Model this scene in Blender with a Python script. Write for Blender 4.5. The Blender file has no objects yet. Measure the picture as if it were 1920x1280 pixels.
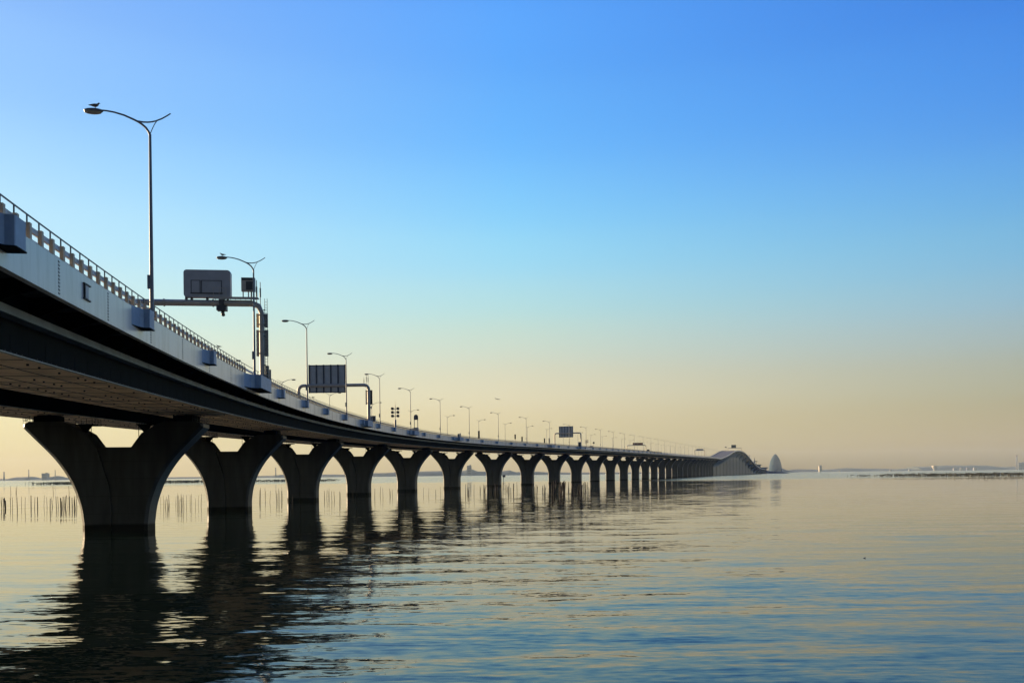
import bpy, math, random
import numpy as np
from mathutils import Vector
PI = math.pi
SC = bpy.context.scene
COL = SC.collection
random.seed(7)
CAMZ = 5.43

# ------------------------------------------------------------------ helpers
class MB:
    """collects verts / faces (with a material slot) and links them as one mesh object"""
    def __init__(s): s.v = []; s.f = []; s.m = []; s.sm = []
    def add(s, vs, fs, m=0, smooth=False):
        b = len(s.v); s.v += [tuple(v) for v in vs]
        for f in fs: s.f.append([b + i for i in f]); s.m.append(m); s.sm.append(smooth)
    def box(s, c, d, m=0, rz=0.0):
        x, y, z = d[0] / 2, d[1] / 2, d[2] / 2; ca, sa = math.cos(rz), math.sin(rz); vs = []
        for sx, sy, sz in ((-1,-1,-1),(1,-1,-1),(1,1,-1),(-1,1,-1),(-1,-1,1),(1,-1,1),(1,1,1),(-1,1,1)):
            a, b = sx * x, sy * y
            vs.append((c[0] + a * ca - b * sa, c[1] + a * sa + b * ca, c[2] + sz * z))
        s.add(vs, [(0,3,2,1),(4,5,6,7),(0,1,5,4),(1,2,6,5),(2,3,7,6),(3,0,4,7)], m)
    def hexa(s, vs, m=0):
        s.add(vs, [(0,3,2,1),(4,5,6,7),(0,1,5,4),(1,2,6,5),(2,3,7,6),(3,0,4,7)], m)
    def tube(s, pts, r, n=8, m=0, cap=True):
        pts = [Vector(p) for p in pts]; rs = r if isinstance(r, (list, tuple)) else [r] * len(pts)
        rings = []; prev = None
        for i, p in enumerate(pts):
            t = (pts[min(i + 1, len(pts) - 1)] - pts[max(i - 1, 0)]).normalized()
            if prev is None:
                a = t.orthogonal().normalized()
            else:
                a = (prev - t * prev.dot(t)).normalized()
            prev = a; b = t.cross(a)
            rings.append([p + (a * math.cos(2 * PI * k / n) + b * math.sin(2 * PI * k / n)) * rs[i] for k in range(n)])
        vs = [v for rg in rings for v in rg]; fs = []
        for i in range(len(pts) - 1):
            for k in range(n):
                fs.append((i * n + k, i * n + (k + 1) % n, (i + 1) * n + (k + 1) % n, (i + 1) * n + k))
        s.add(vs, fs, m, True)
        if cap:
            s.add(rings[0], [tuple(range(n))[::-1]], m); s.add(rings[-1], [tuple(range(n))], m)
    def lathe(s, prof, n=16, m=0, c=(0, 0, 0)):
        vs = []; fs = []
        for r, z in prof:
            for k in range(n): vs.append((c[0] + r * math.cos(2 * PI * k / n), c[1] + r * math.sin(2 * PI * k / n), c[2] + z))
        for i in range(len(prof) - 1):
            for k in range(n): fs.append((i * n + k, i * n + (k + 1) % n, (i + 1) * n + (k + 1) % n, (i + 1) * n + k))
        fs.append(tuple(range(n))[::-1]); fs.append(tuple(range((len(prof) - 1) * n, len(prof) * n)))
        s.add(vs, fs, m, True)
    def prism(s, poly, y0, y1, m=0):
        """poly in x,z extruded along y"""
        n = len(poly)
        vs = [(x, y0, z) for x, z in poly] + [(x, y1, z) for x, z in poly]
        fs = [tuple(range(n)), tuple(range(2 * n - 1, n - 1, -1))]
        fs += [(i, i + n, (i + 1) % n + n, (i + 1) % n) for i in range(n)]
        s.add(vs, fs, m)
    def ellipsoid(s, c, r, nu=14, nv=8, m=0, rz=0.0):
        vs = []; fs = []; ca, sa = math.cos(rz), math.sin(rz)
        for j in range(nv + 1):
            a = -PI / 2 + PI * j / nv
            for k in range(nu):
                b = 2 * PI * k / nu
                x, y, z = r[0] * math.cos(a) * math.cos(b), r[1] * math.cos(a) * math.sin(b), r[2] * math.sin(a)
                vs.append((c[0] + x * ca - y * sa, c[1] + x * sa + y * ca, c[2] + z))
        for j in range(nv):
            for k in range(nu): fs.append((j * nu + k, j * nu + (k + 1) % nu, (j + 1) * nu + (k + 1) % nu, (j + 1) * nu + k))
        s.add(vs, fs, m, True)
    def mesh(s, name, mats):
        me = bpy.data.meshes.new(name); me.from_pydata(s.v, [], s.f)
        for x in (mats if isinstance(mats, (list, tuple)) else [mats]): me.materials.append(x)
        me.polygons.foreach_set('material_index', s.m); me.polygons.foreach_set('use_smooth', s.sm); me.update()
        return me
    def build(s, name, mats, parent=None, loc=None):
        o = bpy.data.objects.new(name, s.mesh(name, mats)); COL.objects.link(o)
        if parent: o.parent = parent
        if loc is not None: o.location = loc
        return o

def tag(o, label=None, cat=None, group=None, kind=None):
    if label: o['label'] = label
    if cat: o['category'] = cat
    if group: o['group'] = group
    if kind: o['kind'] = kind
    return o
def empty(name, loc=(0, 0, 0), rz=0.0):
    o = bpy.data.objects.new(name, None); COL.objects.link(o); o.location = loc; o.rotation_euler = (0, 0, rz); o.empty_display_size = .2
    return o
def copy_tree(o, parent=None):
    c = o.copy(); COL.objects.link(c)
    if parent: c.parent = parent
    for ch in list(o.children): copy_tree(ch, c)
    return c
ORD = 'first second third fourth fifth sixth seventh eighth ninth tenth eleventh twelfth thirteenth fourteenth fifteenth sixteenth seventeenth eighteenth nineteenth twentieth'.split()

# ------------------------------------------------------------------ materials
def mat(name, base, rough=.6, metal=0.0, var=.12, scale=1.5, dirt=None, dirt_scale=.35, dirt_amt=.5, stretch=(1, 1, 1), bump=0.0, spec=.4):
    m = bpy.data.materials.new(name); m.use_nodes = True; nt = m.node_tree; L = nt.links.new
    b = nt.nodes['Principled BSDF']; b.inputs['Roughness'].default_value = rough; b.inputs['Metallic'].default_value = metal
    b.inputs['Specular IOR Level'].default_value = spec
    geo = nt.nodes.new('ShaderNodeNewGeometry')
    mp = nt.nodes.new('ShaderNodeMapping'); mp.inputs['Scale'].default_value = stretch; L(geo.outputs['Position'], mp.inputs['Vector'])
    n = nt.nodes.new('ShaderNodeTexNoise'); n.inputs['Scale'].default_value = scale; n.inputs['Detail'].default_value = 6
    L(mp.outputs[0], n.inputs['Vector'])
    r = nt.nodes.new('ShaderNodeValToRGB')
    lo = [c * (1 - var) for c in base]; hi = [min(1, c * (1 + var)) for c in base]
    r.color_ramp.elements[0].position = .3; r.color_ramp.elements[1].position = .7
    r.color_ramp.elements[0].color = (*lo, 1); r.color_ramp.elements[1].color = (*hi, 1)
    L(n.outputs['Fac'], r.inputs[0]); out = r.outputs[0]
    if dirt:
        n2 = nt.nodes.new('ShaderNodeTexNoise'); n2.inputs['Scale'].default_value = dirt_scale; n2.inputs['Detail'].default_value = 8; n2.inputs['Roughness'].default_value = .65
        L(mp.outputs[0], n2.inputs['Vector'])
        r2 = nt.nodes.new('ShaderNodeValToRGB'); r2.color_ramp.elements[0].position = .48; r2.color_ramp.elements[1].position = .68
        r2.color_ramp.elements[0].color = (0, 0, 0, 1); r2.color_ramp.elements[1].color = (dirt_amt,) * 3 + (1,)
        L(n2.outputs['Fac'], r2.inputs[0])
        mx = nt.nodes.new('ShaderNodeMixRGB'); L(r2.outputs[0], mx.inputs[0]); L(out, mx.inputs[1]); mx.inputs[2].default_value = (*dirt, 1); out = mx.outputs[0]
    L(out, b.inputs['Base Color'])
    if bump:
        bp = nt.nodes.new('ShaderNodeBump'); bp.inputs['Strength'].default_value = bump; bp.inputs['Distance'].default_value = .05
        L(n.outputs['Fac'], bp.inputs['Height']); L(bp.outputs[0], b.inputs['Normal'])
    return m

def pier_material():
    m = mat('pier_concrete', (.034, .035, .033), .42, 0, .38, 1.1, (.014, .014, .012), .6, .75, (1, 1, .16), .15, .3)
    nt = m.node_tree; L = nt.links.new; b = nt.nodes['Principled BSDF']
    src = b.inputs['Base Color'].links[0].from_socket
    geo = nt.nodes.new('ShaderNodeNewGeometry'); sx = nt.nodes.new('ShaderNodeSeparateXYZ'); L(geo.outputs['Position'], sx.inputs[0])
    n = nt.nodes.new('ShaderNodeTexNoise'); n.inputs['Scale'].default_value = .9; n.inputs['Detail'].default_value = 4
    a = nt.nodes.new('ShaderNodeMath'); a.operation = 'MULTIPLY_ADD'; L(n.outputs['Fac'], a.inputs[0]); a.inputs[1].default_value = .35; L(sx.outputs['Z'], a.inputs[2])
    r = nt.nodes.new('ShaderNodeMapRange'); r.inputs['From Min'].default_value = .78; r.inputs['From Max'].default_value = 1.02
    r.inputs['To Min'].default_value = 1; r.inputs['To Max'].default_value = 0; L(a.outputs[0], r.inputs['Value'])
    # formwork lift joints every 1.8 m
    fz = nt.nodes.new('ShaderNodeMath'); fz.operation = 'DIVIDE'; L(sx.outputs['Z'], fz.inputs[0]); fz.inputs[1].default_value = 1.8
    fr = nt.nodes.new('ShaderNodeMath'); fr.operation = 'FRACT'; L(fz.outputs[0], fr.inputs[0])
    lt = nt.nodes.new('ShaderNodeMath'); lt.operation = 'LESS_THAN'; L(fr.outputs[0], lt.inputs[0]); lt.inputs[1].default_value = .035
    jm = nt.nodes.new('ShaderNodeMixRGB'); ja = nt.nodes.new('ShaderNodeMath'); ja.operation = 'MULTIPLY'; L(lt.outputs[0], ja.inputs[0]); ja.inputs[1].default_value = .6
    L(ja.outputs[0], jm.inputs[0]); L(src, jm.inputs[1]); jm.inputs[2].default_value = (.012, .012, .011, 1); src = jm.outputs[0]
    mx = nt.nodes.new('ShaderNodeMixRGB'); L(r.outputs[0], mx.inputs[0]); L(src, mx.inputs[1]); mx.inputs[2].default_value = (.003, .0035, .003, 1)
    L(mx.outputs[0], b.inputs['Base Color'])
    sp = nt.nodes.new('ShaderNodeMapRange'); L(r.outputs[0], sp.inputs['Value']); sp.inputs['To Min'].default_value = .3; sp.inputs['To Max'].default_value = .04; L(sp.outputs[0], b.inputs['Specular IOR Level'])
    return m

M = {}
M['pier'] = pier_material()
M['fascia'] = mat('fascia_paint', (.70, .67, .60), .26, 0, .06, .6, (.46, .43, .36), .7, .75, (1, 1, .12), 0, .6)
M['bracket'] = mat('bracket_paint', (.25, .35, .46), .5, 0, .08, 1.5, (.12, .17, .22), 1.2, .4)  # blue of the reflected sky put into the box colour
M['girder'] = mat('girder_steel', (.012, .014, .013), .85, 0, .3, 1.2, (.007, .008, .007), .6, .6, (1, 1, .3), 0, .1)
M['pipe'] = mat('side_pipe_paint', (.33, .35, .32), .5, 0, .2, 1.4, (.10, .11, .10), .7, .6)
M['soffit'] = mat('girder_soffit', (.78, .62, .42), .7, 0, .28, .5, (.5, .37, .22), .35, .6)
M['bolt'] = mat('bolt_steel', (.02, .02, .02), .6)
M['deckdark'] = mat('deck_slab_concrete', (.10, .10, .095), .85, 0, .2, .6, (.05, .05, .045), .4, .5)
M['road'] = mat('road_asphalt', (.11, .105, .11), .9, 0, .15, .8)
M['post'] = mat('rail_post_paint', (.62, .50, .33), .6, 0, .15, 3, (.42, .30, .18), 2, .5)  # pale posts, warm glow of the light put into their colour
M['rail'] = mat('rail_beam_paint', (.60, .60, .56), .5, 0, .1, 2, (.25, .2, .14), 1.2, .5)
M['hand'] = mat('hand_rail_metal', (.13, .15, .16), .5, .3, .15, 4)
M['lamp'] = mat('lamp_pole_paint', (.19, .215, .235), .5, .1, .1, 3)
M['head'] = mat('lamp_head_paint', (.16, .16, .15), .45, .3, .1, 5)
M['lens'] = mat('lamp_lens', (.34, .30, .22), .25, 0, .1, 5)
M['gantry'] = mat('gantry_paint', (.44, .41, .35), .55, .2, .12, 2, (.18, .16, .12), 1, .4)
M['signbox'] = mat('sign_box_paint', (.36, .37, .39), .5, .2, .1, 1.2)
M['signdark'] = mat('sign_box_dark', (.05, .055, .06), .5, .1, .1, 2)
M['led'] = mat('sign_frame_tan', (.80, .62, .32), .6, 0, .2, 3)  # warm light on the sign back put into the colour
M['signback'] = mat('sign_back_panel', (.40, .43, .46), .5, .3, .1, 1.0)
M['signrib'] = mat('sign_back_rib', (.05, .06, .085), .5, .2, .1, 2)
M['black'] = mat('black_rubber', (.015, .015, .015), .7)
M['glass'] = mat('dark_glass', (.02, .025, .03), .08)
M['red'] = mat('sign_face_red', (.12, .03, .03), .5)
M['white'] = mat('white_paint', (.17, .17, .165), .5, 0, .06, 1)
M['warmwhite'] = mat('cream_paint', (.42, .38, .28), .6, 0, .08, .2)
M['gull'] = mat('gull_plumage', (.16, .15, .15), .8, 0, .3, 9)
M['gullwhite'] = mat('gull_legs', (.45, .3, .2), .7)
M['stake'] = mat('stake_wood', (.022, .019, .014), .85, 0, .4, 2.0)
M['net'] = mat('net_pole_wood', (.06, .055, .035), .9, 0, .4, .2)
M['shore'] = mat('shore_woodland', (.07, .085, .06), .95, 0, .5, .012, (.16, .15, .11), .006, .6)
M['island'] = mat('island_rock', (.04, .045, .05), .9, 0, .3, .05)
M['terminal'] = mat('terminal_concrete', (.20, .22, .23), .7, 0, .12, .05)
M['tower'] = mat('tower_panels', (.012, .04, .062), .9, 0, .08, .03)
M['far_building'] = mat('far_building_wall', (.13, .14, .15), .7, 0, .15, .05)
M['car'] = mat('car_paint_dark', (.03, .035, .05), .25, .3)
M['van'] = mat('van_paint_dark', (.05, .045, .04), .3, .2)

# ------------------------------------------------------------------ bridge path (metres along the right parapet)
S0, DS = -70.0, 0.5
_s = np.arange(S0, 2560, DS)
T0, K1, K3, SE, TE = -0.16718, 0.0011863, 1.10278e-6, 320.225, 0.32579
_sc = np.clip(_s, -60, SE)
_th = T0 + K1 * _sc + K3 * _sc ** 2
_th = np.where(_s > SE, TE, _th) + np.where(_s > 603, -2.803e-5 * (np.clip(_s, 603, 1400) - 603), 0) + np.interp(_s, [1380, 1500, 1900, 2400], [0, .05, .085, .085])
_X = np.concatenate([[0], np.cumsum(np.sin(_th)[:-1] * DS)]); _Y = np.concatenate([[0], np.cumsum(np.cos(_th)[:-1] * DS)])
_X += -21.259 - np.interp(0, _s, _X); _Y += 50.239 - np.interp(0, _s, _Y)
_zn = 9.4788 + .0251154 * _s - .53375e-4 * _s ** 2 + .5858e-7 * _s ** 3
_zf = np.interp(_s, [400, 500, 600, 700, 800, 900, 1000, 1200, 1400, 1480, 1600, 1680, 1740, 1800, 1860, 1920, 2000, 2080, 2160, 2300, 2700],
                [14.73, 16.0, 16.9, 17.8, 18.6, 19.3, 20.2, 22.2, 24.0, 23.7, 32, 40, 43.5, 44, 42, 36, 25, 15, 9, 6, 6])
_zk = np.convolve(np.pad(_zf, 120, mode='edge'), np.ones(121) / 121, mode='same')[120:-120]
_w = np.clip((_s - 340) / 100, 0, 1)
_Z = (_zn * (1 - _w) + np.where(_s > 340, _zk, 0) * _w) + CAMZ
S_END = 2330.0
def th(s): return float(np.interp(s, _s, _th))
def zt(s): return float(np.interp(s, _s, _Z))
def at(s, u=0.0, dz=0.0):
    t = th(s)
    return Vector((float(np.interp(s, _s, _X)) - u * math.cos(t), float(np.interp(s, _s, _Y)) + u * math.sin(t), zt(s) + dz))
def place(o, s, u, dz):
    o.location = at(s, u, dz); o.rotation_euler = (0, 0, -th(s)); return o       # local +x = outwards to the right, +y = along the road
S_NEAR = [S0 + 4 + 2.0 * i for i in range(int((420 - S0 - 4) / 2.0) + 1)]
S_ALL = S_NEAR + [S_NEAR[-1] + 10 * i for i in range(1, int((S_END - S_NEAR[-1]) / 10) + 1)]
def sweep(mb, prof, ss, m=0):
    n = len(prof); vs = []
    for s in ss: vs += [at(s, u, dz) for u, dz in prof]
    fs = []
    for i in range(len(ss) - 1):
        for k in range(n): fs.append((i * n + k, (i + 1) * n + k, (i + 1) * n + (k + 1) % n, i * n + (k + 1) % n))
    fs.append(tuple(range(n))); fs.append(tuple(range(len(ss) * n - 1, (len(ss) - 1) * n - 1, -1)))
    mb.add(vs, fs, m)
def ubox(mb, s0, s1, u0, u1, z0, z1, m=0):
    mb.hexa([at(s0, u0, z0), at(s0, u1, z0), at(s1, u1, z0), at(s1, u0, z0), at(s0, u0, z1), at(s0, u1, z1), at(s1, u1, z1), at(s1, u0, z1)], m)

# ------------------------------------------------------------------ the bridge deck
WD = 29.0                               # overall width
bridge = empty('bridge', at(0, WD / 2, 0))
tag(bridge, 'long curved road bridge on steel box girders with pale parapet and guard rail', 'bridge')
INV = bridge.matrix_world.copy()
def bpart(mb, name, mats, parent=None):
    o = mb.build(name, mats); p = parent or bridge
    o.parent = p
    if p is bridge: o.location = -bridge.location
    return o
mb = MB(); sweep(mb, [(.18, -.34), (WD - .18, -.34), (WD - .18, -.36), (.18, -.36)], S_ALL); bpart(mb, 'road_surface', M['road'])
mb = MB(); sweep(mb, [(.16, -.364), (WD - .16, -.364), (WD - .16, -.70), (WD - 2.4, -.95), (2.4, -.95), (.16, -.70)], S_ALL); bpart(mb, 'deck_slab', M['deckdark'])
# parapet plates: upright face, top kerb, bottom lip; bolted seams on the near stretch
SEAMS = [-32.6, -24.0, -15.4, -8.3, .3, 8.9, 18.2, 27.4, 36, 44.3, 52.6, 60.5, 68.5, 76.6, 84.7, 93, 101.5, 110, 118.5, 127, 135.5, 144, 152.5, 161, 170, 179, 188, 197]
mb = MB(); sweep(mb, [(0, 0), (.34, 0), (.34, -.07), (.15, -.07), (.15, -1.52), (.30, -1.52), (.30, -1.60), (0, -1.60)], S_ALL)
for sm in SEAMS:
    if sm < 66:
        for k in range(10):
            z = -.10 - k * .145
            ubox(mb, sm - .035, sm + .035, -.012, 0.002, z - .075, z, 1)
            if sm < 20: ubox(mb, sm + .10, sm + .15, -.010, 0.002, z - .07, z - .015, 1)
    else: ubox(mb, sm - .035, sm + .035, -.010, .002, -1.52, -.06, 1)
rp = bpart(mb, 'parapet', [M['fascia'], M['bolt']])
mb = MB(); sweep(mb, [(WD, 0), (WD, -1.60), (WD - .15, -1.60), (WD - .15, -.07), (WD - .34, -.07), (WD - .34, 0)], S_ALL); bpart(mb, 'parapet', M['fascia'])
# cantilever brackets below the overhang
for k in range(48):
    s = -58 + k * 4.25; mb = MB()
    for uo, sg in ((0, 1),):
        a = [at(s, .32, -.72), at(s, 2.58, -.96), at(s, 2.58, -1.95), at(s, .32, -1.15)]
        b = [at(s + .12, .32, -.72), at(s + .12, 2.58, -.96), at(s + .12, 2.58, -1.95), at(s + .12, .32, -1.15)]
        mb.hexa(a + b)
        ubox(mb, s - .12, s + .24, 2.28, 2.575, -2.1, -1.96)
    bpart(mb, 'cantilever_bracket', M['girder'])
# drainage pipe along the girder + two box girders
mb = MB(); sweep(mb, [(u + .3, z) for u, z in [(1.72, -1.92), (2.2, -1.80), (2.28, -1.88), (2.28, -2.30), (1.66, -2.30)]], S_ALL); bpart(mb, 'edge_beam', M['pipe'])
ZB = -3.78
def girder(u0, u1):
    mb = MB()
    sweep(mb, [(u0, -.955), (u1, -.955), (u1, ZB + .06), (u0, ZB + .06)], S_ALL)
    sweep(mb, [(u0 - .16, ZB + .05), (u1 + .16, ZB + .05), (u1 + .16, ZB), (u0 - .16, ZB)], S_ALL, 2)  # paler paint stands in for the lit edge of the flange
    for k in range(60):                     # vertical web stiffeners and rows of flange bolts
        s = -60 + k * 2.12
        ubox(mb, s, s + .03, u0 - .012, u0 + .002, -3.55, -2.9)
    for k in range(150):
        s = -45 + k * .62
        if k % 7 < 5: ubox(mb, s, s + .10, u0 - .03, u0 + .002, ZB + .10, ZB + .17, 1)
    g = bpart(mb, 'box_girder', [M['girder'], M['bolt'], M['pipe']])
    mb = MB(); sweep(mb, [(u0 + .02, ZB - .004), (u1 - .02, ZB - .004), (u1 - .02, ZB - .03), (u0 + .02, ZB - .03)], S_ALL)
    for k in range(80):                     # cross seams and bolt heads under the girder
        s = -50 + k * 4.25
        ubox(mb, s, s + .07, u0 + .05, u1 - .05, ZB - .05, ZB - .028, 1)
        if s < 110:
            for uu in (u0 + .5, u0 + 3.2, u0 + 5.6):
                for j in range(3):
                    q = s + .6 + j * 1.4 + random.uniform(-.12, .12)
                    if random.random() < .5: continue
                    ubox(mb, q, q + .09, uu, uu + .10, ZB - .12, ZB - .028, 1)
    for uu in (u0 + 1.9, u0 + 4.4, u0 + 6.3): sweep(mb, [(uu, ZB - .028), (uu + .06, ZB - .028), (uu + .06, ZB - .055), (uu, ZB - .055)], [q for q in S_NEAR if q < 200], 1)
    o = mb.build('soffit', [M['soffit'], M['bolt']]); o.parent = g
G1, G2 = (2.6, 10.4), (18.6, 26.4)
girder(*G1); girder(*G2)
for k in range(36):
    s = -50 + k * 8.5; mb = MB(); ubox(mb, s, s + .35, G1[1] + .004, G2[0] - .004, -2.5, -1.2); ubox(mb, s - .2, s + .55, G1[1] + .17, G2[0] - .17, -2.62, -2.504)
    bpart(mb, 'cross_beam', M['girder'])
# guard rail on the right: two beams on stout posts, slim hand rail above
def rails(u, sg, ss):
    mb = MB()
    sweep(mb, [(u - .02 * sg, .40), (u + .10 * sg, .40), (u + .10 * sg, .60), (u - .02 * sg, .60)][::sg], ss)
    sweep(mb, [(u - .02 * sg, .03), (u + .08 * sg, .03), (u + .08 * sg, .13), (u - .02 * sg, .13)][::sg], ss)
    return mb
gr = bpart(rails(.14, 1, S_ALL), 'guard_rail', M['rail'])
mb = MB(); sweep(mb, [(.10, .93), (.15, .93), (.15, .975), (.10, .975)], [s for s in S_ALL if s < 1400]); o = mb.build('hand_rail', M['hand']); o.parent = gr
def post_mb(mb, s):
    ubox(mb, s, s + .22, .0, .15, 0.0, .64, 0); ubox(mb, s + .06, s + .10, .10, .15, .595, .935, 1)
far_posts = MB()
for k in range(620):
    s = -30 + k * 1.27
    if 36 < s < 42: continue
    if k < 100:
        mb = MB(); post_mb(mb, s); o = mb.build('post', [M['post'], M['hand']]); o.parent = gr
    else: post_mb(far_posts, s)
o = far_posts.build('far_posts', [M['post'], M['hand']]); o.parent = gr; o['kind'] = 'stuff'
mb = rails(WD - .14, -1, S_ALL)
for k in range(330):
    s = -30 + k * 1.27; ubox(mb, s, s + .16, WD - .30, WD - .05, 0, .6)
bpart(mb, 'guard_rail', M['rail'])
# flared boxes on the parapet that carry the lamps, and larger platforms that carry gantries
def flare(mb, s, ln, p, z0, z1, fl=1.9):
    pl = [(-fl, 0), (-fl * .55, -.07 * p), (-fl * .2, -.26 * p), (-.03 * fl, -.5 * p), (0, -p * .96), (.04, -p), (ln, -p), (ln + .06, -p * .95), (ln + .1, 0)]
    n = len(pl); vs = [at(s + a, u if u else .03, z0) for a, u in pl] + [at(s + a, u if u else .03, z1) for a, u in pl]
    mb.add(vs, [tuple(range(n))[::-1], tuple(range(n, 2 * n))] + [(i, (i + 1) % n, (i + 1) % n + n, i + n) for i in range(n)])
    pl2 = [(a, u * 1.06 if u else .03) for a, u in pl]
    vs = [at(s + a, u, z0 - .05) for a, u in pl2] + [at(s + a, u, z0 - .004) for a, u in pl2]
    mb.add(vs, [tuple(range(n))[::-1], tuple(range(n, 2 * n))] + [(i, (i + 1) % n, (i + 1) % n + n, i + n) for i in range(n)], 1)
SP = 38.66
for k in range(-2, 42):
    s = k * SP / 2
    if 37 < s < 50 or k == -2: continue
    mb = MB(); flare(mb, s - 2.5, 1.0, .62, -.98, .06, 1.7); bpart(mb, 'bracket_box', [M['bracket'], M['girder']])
PLAT = [(36.4, 6.4, 1.25, -1.32), (134.5, 6, 1.2, -1.3), (193.5, 6, 1.2, -1.2), (253, 5, 1.5, -1.2), (386, 6, 1.4, -1.2), (446, 6, 1.6, -1.2)]
for i, (s, ln, p, z0) in enumerate(PLAT):
    mb = MB(); flare(mb, s, ln, p, z0, .03, 2.6); pf = bpart(mb, 'platform', [M['bracket'], M['girder']])
    if i < 2:
        mb = MB(); s1 = s + ln
        for a in (s1 - 2.6, s1 - 1.3, s1 - .08):
            mb.tube([at(a, -p + .1, .03), at(a, -p + .1, 1.15)], .03, 6)
        for z in (.4, .78, 1.14): mb.tube([at(s1 - 2.6, -p + .1, z), at(s1 - .08, -p + .1, z), at(s1 - .08, -.1, z)], .022, 6)
        mb.tube([at(s1 - .08, -p * .5, .03), at(s1 - .08, -p * .5, 1.15)], .03, 6)
        ubox(mb, s1 + .0, s1 + .06, -p + .02, -p + .62, .05, 1.2, 1)
        o = mb.build('platform_fence', [M['hand'], M['signbox']]); o.parent = pf
# service hatch on the parapet face
mb = MB(); s = -11.75
ubox(mb, s - .22, s + .30, -.035, .002, -.99, -.42, 0)
for z in (-.38, -1.06): ubox(mb, s - .42, s + .55, -.07, .002, z - .03, z + .03, 1)
ubox(mb, s - .36, s - .28, -.08, .002, -1.02, -.40, 1)
o = mb.build('service_hatch', [M['signbox'], M['bolt']]); o.parent = rp

# ------------------------------------------------------------------ piers
# Y-shaped wall pier, built round (0,0,0) = underside of the girders over the pier
HT = 1.6                                # half thickness along the road
OUT = [(8.9, -.95), (8.9, -1.35), (7.66, -2.65), (6.35, -4.0), (5.6, -4.9), (4.95, -5.85), (4.27, -7.05), (3.78, -8.35), (3.42, -9.6), (3.22, -11.3)]
def smooth_poly(p, it=2):
    for _ in range(it):
        q = [p[0]]
        for a, b in zip(p[:-1], p[1:]):
            q += [(a[0] * .75 + b[0] * .25, a[1] * .75 + b[1] * .25), (a[0] * .25 + b[0] * .75, a[1] * .25 + b[1] * .75)]
        p = q + [p[-1]]
    return p
curve = OUT[:2] + smooth_poly(OUT[2:], 2)
BOT = -62.0
def half(mb, sg):
    pl = curve + [(3.2, BOT), (.34, BOT), (.34, -9.0), (.55, -7.2), (1.75, -3.35), (2.75, -1.95), (4.4, -.95), (5.0, -.72), (8.2, -.72)]
    pl = [(sg * x, z) for x, z in pl]
    if sg > 0: pl = pl[::-1]
    c = .30                                # chamfered outer corners
    n = len(pl); no = len(curve)
    def ins(i):
        return i < no + 1 if sg < 0 else i >= n - no - 1
    ring = []
    for y, k in ((-HT, 1), (-HT + c, 0), (HT - c, 0), (HT, 1)):
        for i, (x, z) in enumerate(pl):
            if k and ins(i):
                a, b = pl[max(i - 1, 0)] if sg < 0 else pl[max(i - 1, n - no - 1)], pl[min(i + 1, n - 1)]
                dx, dz = b[0] - a[0], b[1] - a[1]; q = math.hypot(dx, dz) or 1
                x, z = x - sg * c * min(1, abs(dz) / q + .0), z + c * abs(dx) / q
            ring.append((x, y, z))
    fs = [tuple(range(n)), tuple(range(4 * n - 1, 3 * n - 1, -1))]
    for r in range(3): fs += [(r * n + i, (r + 1) * n + i, (r + 1) * n + (i + 1) % n, r * n + (i + 1) % n) for i in range(n)]
    mb.add(ring, fs)
pier0 = empty('bridge_pier')
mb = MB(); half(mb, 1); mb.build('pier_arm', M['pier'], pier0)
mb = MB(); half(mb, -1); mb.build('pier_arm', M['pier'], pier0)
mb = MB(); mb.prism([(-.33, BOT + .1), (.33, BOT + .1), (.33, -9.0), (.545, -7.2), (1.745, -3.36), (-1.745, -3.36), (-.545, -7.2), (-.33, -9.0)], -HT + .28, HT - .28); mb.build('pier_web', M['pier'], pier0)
for sg in (-1, 1):
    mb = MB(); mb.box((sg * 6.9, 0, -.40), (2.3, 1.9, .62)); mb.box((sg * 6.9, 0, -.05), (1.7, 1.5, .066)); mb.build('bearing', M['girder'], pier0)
def fence(mb, pts, h, n):
    for a, b in zip(pts[:-1], pts[1:]):
        a, b = Vector(a), Vector(b)
        for k in range(n + 1):
            p = a.lerp(b, k / n); mb.tube([p, p + Vector((0, 0, h))], .025, 5)
        for z in (h * .5, h): mb.tube([a + Vector((0, 0, z)), b + Vector((0, 0, z))], .02, 5)
for sg in (-1, 1):
    mb = MB(); fence(mb, [(sg * 7.9, -HT + .05, -.72), (sg * 8.8, -HT + .05, -.93), (sg * 8.8, HT - .05, -.93), (sg * 7.9, HT - .05, -.72)], .62, 4)
    mb.build('inspection_rail', M['hand'], pier0)
    mb = MB(); mb.box((sg * 3.0, 0, -1.02), (1.75, 2.6, .10)); mb.prism([(sg * 2.95, -2.0), (sg * 2.2, -1.07), (sg * 3.6, -1.07)], -1.0, -.9); mb.tube([(sg * 2.35, -1.1, -1.07), (sg * 2.35, -1.1, -2.3)], .04, 6)
    fence(mb, [(sg * 3.8, -1.25, -.97), (sg * 2.2, -1.25, -.97), (sg * 2.2, 1.25, -.97)], .6, 3)
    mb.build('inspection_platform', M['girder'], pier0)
PS0, PDP, PW = 38.9, 51.0, 14.5
NP = 45
for k in range(NP):
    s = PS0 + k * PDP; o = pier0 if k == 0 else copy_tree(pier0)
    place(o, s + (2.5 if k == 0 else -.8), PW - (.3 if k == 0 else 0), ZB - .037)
    if s > 1420: o.scale = (1.5, 15.0, 1.0)
    if k == 0: lb = 'nearest and largest Y-shaped dark concrete pier, standing in water at the left'
    elif k < 18: lb = '%s Y-shaped concrete pier under the bridge, counting away from the largest one' % ORD[k]
    else: lb = 'far Y-shaped pier merged into the dark wall of piers under the distant bridge'
    tag(o, lb, 'bridge pier', 'Y-shaped piers under the bridge')
    if k >= 9:                                     # too small to show railings and steps
        for ch in list(o.children):
            if ch.name.startswith('inspection'): bpy.data.objects.remove(ch)

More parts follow.
